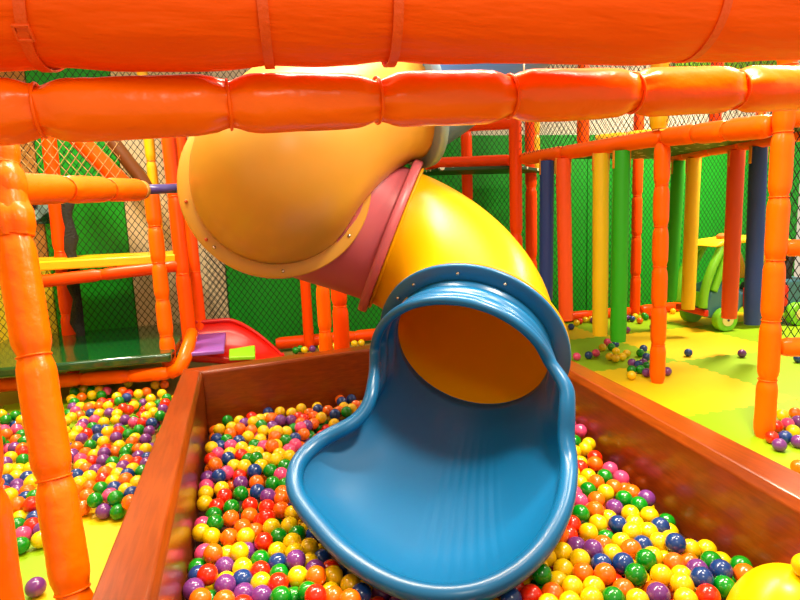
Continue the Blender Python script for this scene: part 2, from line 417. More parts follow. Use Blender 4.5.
for i in range(NA):
    th=-75+360*i/NA; t=math.radians(th); rp=E_C+(a*math.sin(t)+b*math.cos(t))*.352
    lp=LIP[i]; L=(lp-rp).length
    out=(lp-cen); out.z=0; out.normalize()
    up=.5-.5*math.cos(math.radians(min(180,max(0,(abs(((th+180)%360)-180)-70)*2.2))))   # 0 on the hood .. 1 around the bowl
    d1=(E_N*(1-up)+(out*.55+Vector((0,0,.85)))*up).normalized()
    # outer skin bulge follows from the tangents
    for j in range(NT):
        s=j/(NT-1); h0=2*s**3-3*s*s+1; h1=s**3-2*s*s+s; h2=-2*s**3+3*s*s; h3=s**3-s*s
        p=rp*h0+E_N*(L*.95*h1)+lp*h2+d1*(L*.75*h3)
        if up<.5: p+= (a*math.sin(t)+b*math.cos(t))*(.007*math.sin(s*math.pi*6)*(1-up)*(1 if .05<s<.97 else 0))
        tt=(th+360)%360
        if 160<tt<200: p+=Vector((0,0,.0016))*math.cos((tt-160)/40*2*math.pi*7)*math.sin(math.pi*min(1,max(0,(s-.1)/.75)))
        V.append(p-SO)
for i in range(NA):
    for j in range(NT-1): Fc.append((i*NT+j,i*NT+j+1,((i+1)%NA)*NT+j+1,((i+1)%NA)*NT+j))
chute=link('exit_chute',pyd('exit_chute',V,Fc),M['blue'],slide)
md=chute.modifiers.new('shell','SOLIDIFY'); md.thickness=.012; md.offset=0
# rolled lip
ang=[-75+360*i/NA for i in range(NA)]
rad=[.020+.013*min(1,max(0,(abs(((x+180)%360)-180)-60)/50)) for x in ang]
lipo=link('rolled_rim',tube_mesh('rolled_rim',[p-SO for p in LIP],rad,16,closed=True),M['blue'],chute)
flange('blue',E_C,E_N,chute,r0=.35,r1=.435,th=.022,shift=.0,side=1,bolts=[(ang_at(E_C,E_N,x,y),'bolt') for x,y in ((416,284),(459,274),(505,284),(399,296))])
# ---------------------------------------------------------------- foreground beam and rail
bz=1.585
p0=Vector((-1.0,1.20,1.585+.13)); p1=Vector((1.75,1.20,1.585+.13))
p0=atd(-120,-3,.98); p1=atd(900,1,1.30)
beam=thing('padded_beam','thick orange vinyl wrapped beam with straps along the top','beam',p0)
cuts=fracs(p0,p1,[52,264,388,690])
def beam_mesh(p0,p1,r,cuts,n=150,k=56):
    L=(p1-p0).length; d,a,b=frame(p1-p0); V=[];Fc=[]
    for i in range(n):
        s=i/(n-1); x=s*L
        e=min(abs(x-c*L) for c in cuts)
        dip=.055*math.exp(-(e/.06)**2)
        sag=.05*noise.noise(Vector((x*3.1,5.3,1)))
        for j in range(k):
            t=2*math.pi*j/k; q=Vector((math.cos(t)*1.1,math.sin(t)*1.1,x*3))
            w=1-dip+sag*.9+.02*noise.noise(q*1.4)
            cr=noise.noise(Vector((x*5,math.cos(t)*4,math.sin(t)*4+9))); w-=max(0,.1-abs(cr))*.07
            V.append(d*x+(a*math.cos(t)+b*math.sin(t))*r*w)
    for i in range(n-1):
        for j in range(k): j2=(j+1)%k; Fc.append((i*k+j,i*k+j2,(i+1)*k+j2,(i+1)*k+j))
    Fc.append(tuple(range(k-1,-1,-1))); Fc.append(tuple(range((n-1)*k,n*k)))
    me=pyd('vinyl_wrap',V,Fc); bm=bmesh.new(); bm.from_mesh(me); bmesh.ops.recalc_face_normals(bm,faces=bm.faces); bm.to_mesh(me); bm.free(); return me
BR=.122
link('vinyl_wrap',beam_mesh(p0,p1,BR,cuts),M['beamvinyl'],beam)
dd,aa,bb=frame(p1-p0)
for ci,c in enumerate(cuts):
    V=[];Fc=[];k=48
    for i in range(k):
        t=2*math.pi*i/k; rr=BR*.955+.002; sl=(.03 if ci==0 else .0)*math.sin(t)
        for x,q in ((-.009,0),(.009,0),(.009,.004),(-.009,.004)): V.append((p1-p0)*c+dd*(x+sl)+(aa*math.cos(t)+bb*math.sin(t))*(rr+q))
    for i in range(k):
        for j in range(4): Fc.append((i*4+j,i*4+(j+1)%4,((i+1)%k)*4+(j+1)%4,((i+1)%k)*4+j))
    so=link('strap',pyd('strap',V,Fc),M['strap'],beam); sharp(so,40)
    if ci==0:
        # buckle on the camera side
        q=(p1-p0)*c; best=min([2*math.pi*i/90 for i in range(90)],key=lambda t:abs(proj(p0+q+(aa*math.cos(t)+bb*math.sin(t))*BR)[1]-34)+ (0 if (aa*math.cos(t)+bb*math.sin(t)).y<0 else 999))
        n_=(aa*math.cos(best)+bb*math.sin(best)); cc=q+n_*(BR*.96+.004)+dd*(.03*math.sin(best)); tt=n_.cross(dd)
        bm=bmesh.new(); R=Matrix((dd,tt,n_)).transposed()
        for cx,cy,sx,sy in ((0,.012,.026,.005),(0,-.012,.026,.005),(-.0115,0,.004,.028),(.0115,0,.004,.028)): box_bm(bm,cc+dd*cx+tt*cy,(sx,sy,.007),R)
        bo=link('buckle',from_bm('buckle',bm),M['strap'],so); bevel(bo,.001); sharp(bo)
r0=atd(-60,113.5,1.03); r1=atd(900,85,1.68)
padded('padded_rail','bright orange padded rail crossing the whole picture just under the strapped beam','rail',r0,r1,.0585,cuts=fracs(r0,r1,[40,229,377,509,632,735]),k=40,pinch=.25,wr=1.3)
tt0=atd(524,56,1.33); 
tailp=[atd(524,57,1.345),atd(524,72,1.345),atd(523.5,88,1.34),atd(524.5,100,1.335),atd(527,110,1.33)]
tag(link('cable_tie_tail',tube_mesh('cable_tie_tail',tailp,.0016,6),M['whitetie']),'thin pale cable tie end hanging over the orange rail','cable tie')
# post on which the rail ends, at the picture's lower left corner
cpx=atd(25,600,1.1)
padded('padded_post','orange padded post cut off by the lower left corner of the picture','post',Vector((cpx.x-.061,cpx.y,0)),Vector((cpx.x-.061,cpx.y,1.49)),.0585,cuts=[.3,.56,.8])
f0=atd(83,655,1.80); f0.z=0.; f1=atd(6,120,1.95)
f1=Vector((f0.x-.13,f0.y+.33,1.62))
f1=atd(-9,95,1.96)
fp=padded('padded_post','thick orange padded post standing on the mats left of the pit','post',f0,f1,.0585,cuts=fracs(f1,f0,[590,478,356,236,166],1) and [1-c for c in fracs(f1,f0,[590,478,356,236,166],1)],k=40)
for ya,yb,rr in ((238,203,.069),(200,166,.064)):
    ca,cb=[f0.lerp(f1,fracs(f0,f1,[q],1)[0])-f0 for q in (ya,yb)]
    link('joint_sleeve',sleeve_mesh(ca,cb,rr,int(ya),k=36,wr=1.6,end=.025),M['foam'],fp)
g0=atd(6,189,1.92); g1=atd(140,190,3.0)
lr=padded('padded_rail','orange taped rail leading back from the left post to the bare pipe','rail',g0,g1,.056,seg=.33,m='foam',wr=.7)
g2=atd(184,188,3.32)
link('bare_pipe',tube_mesh('bare_pipe',[g1-g0-(g1-g0)*.02,g2-g0],.026,20),M['steel'],lr)
link('tape_band',tube_mesh('tape_band',[(g1-g0)*.97,(g1-g0)*1.015],.05,20),M['tape'],lr)
# ---------------------------------------------------------------- left climbing frame
def V3(x,y,z): return Vector((x,y,z))
padded('padded_post','orange ladder post left of the beige tube, front one of three','post',atd(170,372,4.42),atd(151,190,4.38),.0545,seg=.27,m='foam_far',k=20)
padded('padded_post','darker orange post just behind the front ladder post','post',atd(191,352,4.75),atd(167,120,4.75),.058,seg=.55,m='foam_red',k=20,pinch=.08)
padded('padded_post','dark orange post beside the beige tube flange, rear of three','post',atd(203,348,5.1),atd(179,120,5.1),.05,seg=.6,m='foam_red',k=20,pinch=.08)
q0=atd(-40,388,4.3); q1=atd(170,373,4.3)
padded('padded_rail','orange padded bottom rail below the dark green platform','rail',q0,q1,.052,cuts=fracs(q0,q1,[35,82,130]),m='foam_far',k=20)
e0=atd(170,373,4.3); pts=[e0,atd(180,368,4.3),atd(185,357,4.35),atd(189,344,4.45),atd(192,332,4.55)]
tag(link('padded_elbow',tube_mesh('padded_elbow',pts,[.05,.053,.053,.05,.045],20),M['foam_far']),'orange padded bend joining bottom rail to the ladder posts','pipe elbow')
s0=atd(30,283,4.45); s1=atd(183,265,4.75)
padded('padded_rail','orange rail under the yellow shelf edge','rail',s0,s1,.05,cuts=[.45],m='foam_red',k=20)
def slab(name,pts,th,m,label,cat,bev=.01):
    c=sum((Vector(p) for p in pts),Vector())/len(pts); n=len(pts)
    V=[Vector(p)-c for p in pts]+[Vector(p)-c-Vector((0,0,th)) for p in pts]
    Fc=[tuple(range(n)),tuple(range(2*n-1,n-1,-1))]+[(q,n+q,n+(q+1)%n,(q+1)%n) for q in range(n)]
    me=pyd(name,V,Fc); bm=bmesh.new(); bm.from_mesh(me); bmesh.ops.recalc_face_normals(bm,faces=bm.faces); bm.to_mesh(me); bm.free()
    o=link(name,me,M[m],loc=c); bevel(o,bev,3); sharp(o); return tag(o,label,cat)
zt=1.035
slab('padded_shelf',[V3(s0.x,s0.y-.02,zt),V3(s1.x,s1.y-.02,zt),V3(s1.x,5.75,zt),V3(s0.x-.2,5.75,zt)],.07,'yellowshelf','flat yellow padded shelf behind the ladder posts','shelf')
slab('padded_platform',[V3(-2.0,4.45,.355),V3(-.56,4.45,.345),V3(-.50,5.68,.365),V3(-2.0,5.68,.365)],.07,'darkgreen','glossy dark green platform just above the left balls','platform',.02)
d0=aty(70,345,5.55); d0.z=0; d1=aty(47,120,5.55)
padded('padded_post','orange post at the far left corner behind yellow shelf','post',d0,d1,.058,seg=.5,m='foam_red',k=20)
padded('padded_rail','slanting red orange rail at upper left behind the net','rail',aty(68,128,5.45),aty(128,190,5.45),.075,seg=.6,m='foam_red',k=20)
padded('padded_rail','slanting brown rail beside red orange one at upper left','rail',aty(102,128,5.62),aty(150,190,5.62),.06,seg=.6,m='brownv',k=20)
bpy.data.objects[-1] if False else None
padded('padded_post','yellow padded post at upper left above the bare pipe','post',V3(aty(149,140,5.64).x,5.64,0),V3(aty(149,140,5.64).x,5.64,2.75),.045,seg=.3,m='foam_yellow',k=20)
slab('wall_board',[aty(18,222,5.9),aty(50,222,5.9),aty(50,200,5.9),aty(18,200,5.9)],.02,'paleblue','small pale blue board at the far left','board',.002)
# side net at far left and the platform's net
net('black net hanging at the back of the dark green platform',V3(-2.3,5.72,.3),V3(2.15,0,0),V3(0,0,2.6),.056,.0055)
net('pale net at upper left under the orange rail',V3(-1.9,5.0,1.5),V3(1.05,0,0),V3(0,0,.62),.075,.006,m='netpale')
net('net on the left side beside the orange corner post',V3(-1.25,2.4,.06),V3(-.95,2.2,0),V3(0,0,1.4),.05,.004,m='netpale')
bn=[]
for i in range(14):
    bn.append(aty(66+i*1.1,190+i*12,5.42)+V3(.012*math.sin(i*2.2),0,.01*math.cos(i)))
tag(link('bunched_net',tube_mesh('bunched_net',bn,[.045+.012*math.sin(i*1.9) for i in range(14)],12),mat('bunched_net_cord',(30,30,26),.8,1,60,dist=.02)),'bunched up black net hanging at the left corner post','net')
# red trough with pads behind the pit
tr0=atd(186,352,4.55); tr1=atd(292,356,4.75)
def trough():
    root=thing('red_trough','curved red plastic slide trough beyond the back wall of the pit','slide',(tr0.x,tr0.y,0))
    nx=26; V=[];Fc=[]; ax=V3(tr1.x-tr0.x,tr1.y-tr0.y,0)
    ny=13
    for i in range(nx):
        s=i/(nx-1); c=V3(ax.x*s,ax.y*s,0)
        hb=.40*(1-max(0,(s-.42)/.58)**1.5)+.02; hf=.27-.20*s
        if hb<.06: hb=.06
        base=.21-.15*s
        for j in range(ny):
            u=j/(ny-1); y=u*.55
            if u<.2: z=base+(hf-base)*(1-u/.2)**2
            elif u>.7: z=base+(hb-base)*((u-.7)/.3)**1.6
            else: z=base
            V.append(c+V3(-.03*u,y,max(.02,z)))
    for i in range(nx-1):
        for j in range(ny-1): Fc.append((i*ny+j,(i+1)*ny+j,(i+1)*ny+j+1,i*ny+j+1))
    o=link('trough_shell',pyd('trough_shell',V,Fc),M['red'],root); md=o.modifiers.new('s','SOLIDIFY'); md.thickness=.025
    for jj,nm in ((0,'front_rim'),(ny-1,'back_rim')):
        link(nm,tube_mesh(nm,[V[i*ny+jj] for i in range(nx)],.02,10),M['red'],root)
    return root
trough()
def pad(px,z0,label,m,rz):
    P=[atz(x,y,z0) for x,y in px]; return slab('foam_pad',P,.03,m,label,'pad',.008)
pad([(190,353),(224,350),(226,331),(199,333)],.32,'purple shiny pad lying in red trough','purple',0)
pad([(229,357),(255,356),(255,345),(229,349)],.275,'lime green pad lying in red trough','limepad',0)
# posts behind the pit that carry the slide
b1=atd(309,341,5.7); padded('padded_post','slim red orange post behind the pit, leftmost of three below pink tube','post',V3(b1.x,b1.y,0),V3(b1.x-.0,b1.y,1.7),.05,seg=.9,m='foam_red',k=18)
b2=atd(327,360,4.75); padded('padded_post','bright orange post behind the pit, middle of three below pink tube','post',V3(b2.x,b2.y,0),V3(b2.x,b2.y,1.5),.056,seg=.38,m='foam_far',k=20)
b3=atd(343,362,4.4); padded('padded_post','orange post behind the pit, nearest the blue chute','post',V3(b3.x,b3.y,0),V3(b3.x,b3.y,1.25),.06,seg=.5,m='foam_red',k=20)
padded('padded_rail','red orange floor rail along the foot of the wall behind the pit','rail',V3(.25,5.72,.07),V3(2.6,5.72,.07),.06,seg=.8,m='foam_red',k=18)
padded('padded_rail','red orange floor rail along the wall behind the hanging rolls','rail',V3(2.75,5.72,.06),V3(4.28,5.72,.06),.055,seg=.5,m='foam_red',k=18)
padded('padded_rail','red orange floor rail along the wall behind the toy car','rail',V3(4.45,5.72,.06),V3(6.8,5.72,.06),.055,seg=.8,m='foam_red',k=18)
# ---------------------------------------------------------------- right hand frame
ZR=1.735
A_=V3(2.69,2.42,0); B_=V3(2.845,3.465,0); C_=V3(2.47,4.95,0); D_=V3(2.28,5.66,0)
padded('padded_post','tall orange post at right edge with side rails','post',A_,A_+V3(.02,0,2.6),.053,seg=.33,m='foam_far',k=28)
padded('padded_post','orange post standing on the yellow mat among hanging rolls','post',B_,B_+V3(-.01,0,ZR-.04),.0535,seg=.30,m='foam_far',k=24)
padded('padded_post','yellow lit upper post above the orange post on the yellow mat','post',B_+V3(-.02,.03,ZR+.06),B_+V3(-.02,.03,2.75),.062,seg=.3,m='foam_yellow',k=24)  # yellow vinyl stands in for the light falling on this post
padded('padded_post','orange post rising just right of the yellow slide elbow','post',C_,C_+V3(0,0,2.12),.058,seg=.9,m='foam_red',k=24)
padded('padded_post','orange post directly above yellow slide elbow, beside pink flange','post',D_,D_+V3(0,0,2.08),.056,seg=.8,m='foam_red',k=20)
zr=V3(0,0,ZR)
padded('padded_rail','orange deck rail between the slide and the hanging rolls','rail',V3(1.75,5.52,ZR+.02),C_+zr+V3(.02,.12,0),.056,seg=.6,m='foam_red',k=20)
padded('padded_rail','orange deck rail carrying the yellow and green rolls in the middle','rail',C_+zr+V3(.06,-.02,0),B_+zr+V3(0,.02,0),.058,cuts=[.36],m='foam_far',k=24)
padded('padded_rail','thick orange deck rail running to the right edge post','rail',B_+zr+V3(0,-.02,0),A_+V3(0,.06,1.665),.063,cuts=[.35,.65],m='foam_far',k=28)
padded('padded_rail','orange rail behind top of tall right post at the edge','rail',A_+V3(.05,.02,1.70),A_+V3(.9,-.15,1.74),.055,seg=.4,m='foam_far',k=20)
padded('padded_rail','orange upper rail just under the long front rail, right of blue ring','rail',V3(1.75,5.35,2.08),C_+V3(0,0,2.06),.058,seg=.7,m='foam_red',k=20)
# far side of the deck
G_=V3(4.12,4.72,0); K_=V3(3.78,3.42,0)
G2=G_+(G_-K_)*.35; K2=K_-(G_-K_)*.35
padded('padded_rail','orange rail on the far side of the deck carrying four rolls','rail',G2+zr,K2+zr+V3(0,0,-.02),.05,seg=.5,m='foam_far',k=20)
padded('padded_post','dark orange post at the back wall, behind post on yellow mat','post',V3(4.36,5.72,0),V3(4.36,5.72,2.3),.056,seg=.5,m='foam_red',k=18)
padded('padded_post','orange post at the wall between the orange and navy rolls','post',V3(6.02,5.7,0),V3(6.02,5.7,2.4),.055,seg=.28,m='foam_far',k=18)
padded('padded_post','dark red orange post behind the navy roll next to the yellow elbow','post',V3(2.98,5.62,0),V3(2.98,5.62,2.25),.06,seg=.8,m='foam_red',k=18)
u1=aty(583,140,4.3); padded('padded_post','orange upper post above the deck rail, left of yellow lit one','post',V3(u1.x,u1.y,ZR+.05),V3(u1.x,u1.y,2.75),.05,seg=.32,m='foam_far',k=18)
u2=aty(535,120,5.6); padded('padded_post','yellow upper post behind the net beside the deck post','post',V3(u2.x,u2.y,1.69),V3(u2.x,u2.y,2.75),.05,seg=.4,m='foam_yellow',k=18)
u3=G2.lerp(K2,fracs(G2+zr,K2+zr,[714])[0]); padded('padded_post','red orange upper post over the far deck rail','post',V3(u3.x,u3.y,ZR+.045),V3(u3.x,u3.y,2.75),.05,seg=.4,m='foam_red',k=18)
padded('padded_rail','slim yellow rail above the deck behind the net','rail',V3(3.4,5.1,1.92),V3(4.9,4.3,1.98),.05,seg=.3,m='foam_yellow',k=18)
slab('deck_panel',[V3(1.75,5.62,ZR-.055),V3(1.75,5.0,ZR-.055),V3(2.36,4.95,ZR-.055),V3(2.56,5.0,ZR-.055),V3(3.2,5.62,ZR-.055)],.03,'deck','perforated dark green deck panel below the orange deck rail, over the yellow elbow','deck',.004)
slab('deck_panel',[V3(2.6,4.95,ZR+.03),V3(2.9,3.5,ZR+.03),V3(2.8,2.6,ZR-.03),K2+V3(-.05,0,ZR+.02),G2+V3(-.05,0,ZR+.03)],.03,'deck','deck panel between the two rails that carry hanging rolls','deck',.004)
padded('padded_rail','orange side rail of the right edge post, upper one','rail',A_+V3(.06,.0,1.03),A_+V3(.85,-.06,1.03),.045,seg=.5,m='foam_far',k=20)
padded('padded_rail','orange side rail of the right edge post, lower one','rail',A_+V3(.06,-.01,.50),A_+V3(.85,-.2,.47),.052,seg=.5,m='foam_far',k=20)
net('black net right of the tall edge post',A_+V3(.06,.05,.5),V3(.8,-.05,0),V3(0,0,1.2),.05,.006)
net('black net covering the back wall',V3(-.35,5.86,.02),V3(7.2,0,0),V3(0,0,2.9),.056,.0055)
net('black net above the deck rail',B_+V3(0,.02,ZR+.02),C_-B_+V3(0,0,0),V3(0,0,1.0),.05,.005)
net('black net above the thick right deck rail',B_+V3(0,-.02,ZR+.02),A_-B_+V3(0,.03,-.06),V3(0,0,1.0),.05,.005)
slab('lime_board',[aty(675,72,5.9),aty(790,72,5.9),aty(790,52,5.9)+V3(0,-.02,0),aty(675,52,5.9)+V3(0,-.02,0)],.03,'lime','lime green board high on the back wall at right','board',.004)
# hanging foam rolls
HANG='hanging foam rolls'
def roll(p_top,p_bot,r,m,label):
    root=thing('hanging_foam_roll',label,'foam roll',p_top)
    d=p_bot-p_top; n=14
    ln=[d*(.008+.992*i/(n-1)) for i in range(n)]; rr=[r*(.93 if i in(0,n-1) else 1)*(1+.012*math.sin(i*1.7+p_top.x*9)) for i in range(n)]
    o=link('foam_roll',tube_mesh('foam_roll',ln,rr,28),M[m],root); sharp(o,50)
    for sgn in (-1,1):
        bm=bmesh.new(); rr_=CR.copy(); rr_.z=0; rr_.normalize(); R=Matrix((rr_,Vector((-rr_.y,rr_.x,0)),Vector((0,0,1)))).transposed()
        box_bm(bm,rr_*(sgn*r*1.0)+d*.05,(.006,.035,.13),R); so=link('strap',from_bm('strap',bm),M['fstrap'],root); bevel(so,.002)
    return root
def at_line(P,Q,px,z):
    f=fracs(P+V3(0,0,z),Q+V3(0,0,z),[px])[0]; return P.lerp(Q,f)
Cx=C_+(C_-B_)*.0
for px,bx,by,m,lb in ((547,546,300,'navy','navy blue foam roll hanging closest to the yellow slide elbow'),
                      (563,566,320,'forange','orange foam roll hanging between navy and yellow ones, left group'),
                      (601,600,335,'fyellow','yellow foam roll hanging left of the green one over the pit wall'),
                      (622,618,341,'fgreen','green foam roll hanging over the mats next to yellow one, longest in view')):
    q=at_line(C_,B_,px,ZR); dpt=proj(q+V3(0,0,1))[2]; dp=proj(q)[2]
    t=q+V3(0,0,ZR-.04); bb_=atd(bx,by,proj(q+V3(0,0,.26))[2]); roll(t,bb_,.06,m,lb)
for px,bx,by,m,lb in ((679,670,300,'fgreen','dark green foam roll hanging right behind the orange post'),
                      (694,688,309,'fyellow','yellow foam roll hanging in front of the car nose'),
                      (737,729,318,'forange','orange foam roll hanging in front of the car side'),
                      (759,752,324,'navy','navy blue foam roll hanging in front of the car, nearest right post')):
    q=at_line(G2,K2,px,ZR); t=q+V3(0,0,ZR-.04); bb_=atd(bx,by,proj(q+V3(0,0,.27))[2]); roll(t,bb_,.062,m,lb)
# ---------------------------------------------------------------- toy car
car=thing('toy_car','green and blue ride-on toy car with yellow roof behind the hanging rolls','toy car',atz(724,331,0))
CO=car.location.copy()
hx=Vector((-1,.1,0)).normalized(); hy=Vector((-hx.y,hx.x,0))   # hx: heading, hy: its left
# near front wheel at origin; body extends to -hx and to far side
side=Vector((0,1,0))
if hy.dot(side)<0: hy=-hy
def cp(x,y,z): return hx*(x*(.8 if x>0 else 1.15))+hy*y+Vector((0,0,z))
Rcar=Matrix((hx,hy,Vector((0,0,1)))).transposed()
def wheel(x,y,r=.118,w=.09):
    bm=bmesh.new(); bmesh.ops.create_cone(bm,cap_ends=True,segments=32,radius1=r,radius2=r,depth=w)
    rot=hy.to_track_quat('Z','Y').to_matrix().to_4x4()
    bmesh.ops.transform(bm,matrix=Matrix.Translation(cp(x,y,r))@rot,verts=bm.verts)
    o=link('wheel',from_bm('wheel',bm),M['cargreen'],car); bevel(o,.015,3); sharp(o)
    s=-1 if y<.2 else 1
    bm=bmesh.new(); bmesh.ops.create_cone(bm,cap_ends=True,segments=24,radius1=.06,radius2=.06,depth=.02)
    bmesh.ops.transform(bm,matrix=Matrix.Translation(cp(x,y+s*w*.5,r))@rot,verts=bm.verts)
    hub=link('hub',from_bm('hub',bm),M['cream'],o); sharp(hub)
    bm=bmesh.new(); bmesh.ops.create_cone(bm,cap_ends=True,segments=12,radius1=.012,radius2=.012,depth=.01)
    bmesh.ops.transform(bm,matrix=Matrix.Translation(cp(x,y+s*(w*.5+.012),r))@rot,verts=bm.verts)
    link('hub_cap',from_bm('hub_cap',bm),M['cardark'],o)
for x,y in ((0,0),(0,.5),(-.72,0),(-.72,.5)): wheel(x,y)
def hull(name,prof,y0,y1,m,bev=.03,parent=car):
    """side profile (x,z) extruded from y0 to y1"""
    n=len(prof); V=[cp(x,y0,z) for x,z in prof]+[cp(x,y1,z) for x,z in prof]
    Fc=[tuple(range(n)),tuple(range(2*n-1,n-1,-1))]+[(q,n+q,n+(q+1)%n,(q+1)%n) for q in range(n)]
    me=pyd(name,V,Fc); bm=bmesh.new(); bm.from_mesh(me); bmesh.ops.recalc_face_normals(bm,faces=bm.faces); bm.to_mesh(me); bm.free()
    o=link(name,me,M[m],parent); bevel(o,bev,3); sharp(o,50); return o
hull('body',[(.20,.13),(.22,.26),(.17,.40),(-.12,.47),(-.2,.36),(-.52,.34),(-.6,.47),(-.86,.47),(-.92,.3),(-.9,.14),(-.6,.12),(-.56,.22),(-.2,.22),(-.14,.12)],.04,.46,'carblue',.03)
hull('door',[(-.2,.2),(-.19,.42),(-.62,.42),(-.62,.2)],-.005,.045,'carred',.015)
hull('bumper',[(.2,.15),(.26,.16),(.26,.22),(.2,.22)],.02,.48,'carred',.012)
hull('grille_panel',[(.205,.23),(.235,.24),(.20,.38),(.17,.38)],.1,.4,'cargreen',.01)
# pillars: fat curved bars
def bar(name,pp,r,m): 
    pts=[]; P=[Vector(cp(*p)) for p in pp]
    for i in range(len(P)-1):
        for s in range(6): 
            t=s/6; p_0=P[max(i-1,0)];p_1=P[i];p_2=P[i+1];p_3=P[min(i+2,len(P)-1)]
            pts.append(.5*((2*p_1)+(p_2-p_0)*t+(2*p_0-5*p_1+4*p_2-p_3)*t*t+(3*p_1-p_0-3*p_2+p_3)*t**3))
    pts.append(P[-1]); return link(name,tube_mesh(name,pts,r,14),M[m],car)
for y in (.05,.45):
    bar('front_pillar',[(.26,y,.24),(.24,y,.42),(.16,y,.62),(.0,y+(.25-y)*.12,.84)],.042,'cargreen')
    bar('front_pillar',[(.12,y,.40),(.05,y,.56),(-.01,y,.7),(-.07,y+(.25-y)*.12,.85)],.036,'cargreen')
    bar('rear_pillar',[(-.86,y,.44),(-.86,y,.62),(-.72,y,.78),(-.58,y+(.25-y)*.12,.86)],.045,'caryellow')
    bar('rear_pillar',[(-.46,y,.46),(-.45,y,.6),(-.40,y,.74),(-.30,y+(.25-y)*.12,.86)],.045,'caryellow')
hull('roof',[(.14,.835),(.06,.89),(-.3,.925),(-.55,.91),(-.68,.85),(-.5,.855),(-.2,.865)],.03,.47,'caryellow',.02)
bm=bmesh.new(); bmesh.ops.create_uvsphere(bm,u_segments=20,v_segments=10,radius=1); bmesh.ops.transform(bm,matrix=Matrix.Translation(cp(-.16,.25,.925))@Matrix.Diagonal((.1,.1,.035,1)),verts=bm.verts)
link('roof_cap',from_bm('roof_cap',bm),M['seatcar'],car)
hull('seat',[(-.4,.34),(-.42,.42),(-.62,.46),(-.7,.72),(-.76,.72),(-.72,.36)],.1,.4,'cardark',.03)
ring=[cp(-.2+.03*math.sin(t),.25+.1*math.cos(t),.53+.1*math.sin(t)) for t in [2*math.pi*i/20 for i in range(20)]]
link('steering_wheel',tube_mesh('steering_wheel',ring,.016,8,closed=True),M['cardark'],car)
bm=bmesh.new(); bmesh.ops.create_uvsphere(bm,u_segments=16,v_segments=10,radius=1); bmesh.ops.transform(bm,matrix=Matrix.Translation(cp(-.04,.0,.72))@Rcar.to_4x4()@Matrix.Diagonal((.045,.02,.035,1)),verts=bm.verts)
link('mirror',from_bm('mirror',bm),M['eye'],car)
# ---------------------------------------------------------------- yellow dome at the lower right
dome_c=atz(786,622,.08)
def dome():
    root=thing('plastic_dome','smooth yellow plastic dome among balls at lower right corner','plastic dome',(dome_c.x,dome_c.y,.0))
    V=[];Fc=[];k=56;n=16
    for i in range(n):
        s=i/(n-1); r=.175*math.sin(s*math.pi/2)**.9; z=.222*math.cos(s*math.pi/2)**1.1+.02
        for j in range(k): t=2*math.pi*j/k; V.append((r*math.cos(t),r*.9*math.sin(t),z))
    for i in range(n-1):
        for j in range(k): j2=(j+1)%k; Fc.append((i*k+j,(i+1)*k+j,(i+1)*k+j2,i*k+j2))
    me=pyd('shell',V,Fc); bm=bmesh.new(); bm.from_mesh(me); bmesh.ops.remove_doubles(bm,verts=bm.verts,dist=1e-5); bmesh.ops.recalc_face_normals(bm,faces=bm.faces); bm.to_mesh(me); bm.free()
    link('shell',me,M['domeyellow'],root)
    link('rim',tube_mesh('rim',[Vector((.178*math.cos(t),.161*math.sin(t),.022)) for t in [2*math.pi*i/56 for i in range(56)]],.012,10,closed=True),M['domeyellow'],root)
dome()
# ---------------------------------------------------------------- the balls
BR_=.0345
TILES=[]  # (region, ox, oy, scale, text)
TILES.append(('L',180,395,8,"G 380 205;Y 480 210;P 525 225;Y 580 220;Y 640 195;G 645 240;Y 705 185;O 738 190;Y 800 135;P 800 205;Y 315 275;Y 415 260;O 478 270;O 570 285;P 740 255;Y 675 290;O 402 312;Y 545 335;Y 645 360;Y 760 300;B 300 355;G 365 365;B 470 370;K 405 405;G 592 405;K 665 415;O 745 370;Y 760 410;O 750 430;B 320 410;Y 265 425;Y 505 425;K 295 470;Y 400 470;R 500 485;B 380 512;G 550 515;G 612 515;Y 625 470;Y 570 455;Y 700 495;Y 775 470;Y 770 530;Y 640 565;Y 510 575;Y 435 570;G 280 570;O 262 590;B 600 605;G 735 600;R 260 520"))
TILES.append(('L',270,395,8,"O 25 190;P 85 205;P 165 205;Y 172 145;Y 250 110;R 235 180;R 270 195;O 260 225;Y 378 100;B 385 118;O 320 150;O 345 175;O 463 125;Y 400 185;O 340 230;B 575 55;B 650 35;Y 590 100;O 555 130;Y 650 110;O 690 85;B 520 155;G 610 135;G 185 275;K 260 265;P 285 245;O 255 310;G 135 365;Y 65 300;Y 115 295;O 40 370;Y 45 415;K 140 445;K 190 400;Y 60 490;Y 140 495;Y 50 530;G 110 575;B 200 345"))
TILES.append(('L',170,460,8,"P 318 125;B 370 145;K 455 105;K 295 195;Y 412 232;Y 285 265;Y 278 345;R 555 130;P 565 185;G 560 270;O 690 180;B 700 255;R 640 365;R 375 375;G 490 380;G 345 445;G 345 510;O 485 470;O 640 450;R 775 390;R 735 480;O 580 540;O 700 560;R 440 290;K 240 520;Y 240 580;O 345 65"))
TILES.append(('L',250,460,8,"K 250 115;G 290 50;G 185 190;G 280 205;O 250 265;O 255 310;O 250 400;P 155 290;Y 340 430;Y 185 540;Y 305 530;G 220 620;G 370 600;R 120 480"))
TILES.append(('L',170,525,8,"Y 335 95;O 480 100;Y 600 100;R 745 140;P 612 205;K 270 235;O 335 260;Y 465 240;Y 540 235;P 450 320;Y 580 350;G 720 280;R 725 370;B 235 400;R 312 432;Y 450 415;B 580 440;P 215 510;P 450 510;P 585 540;Y 725 460;P 735 560;G 333 575;O 240 590;O 460 600;R 590 640;G 250 320"))
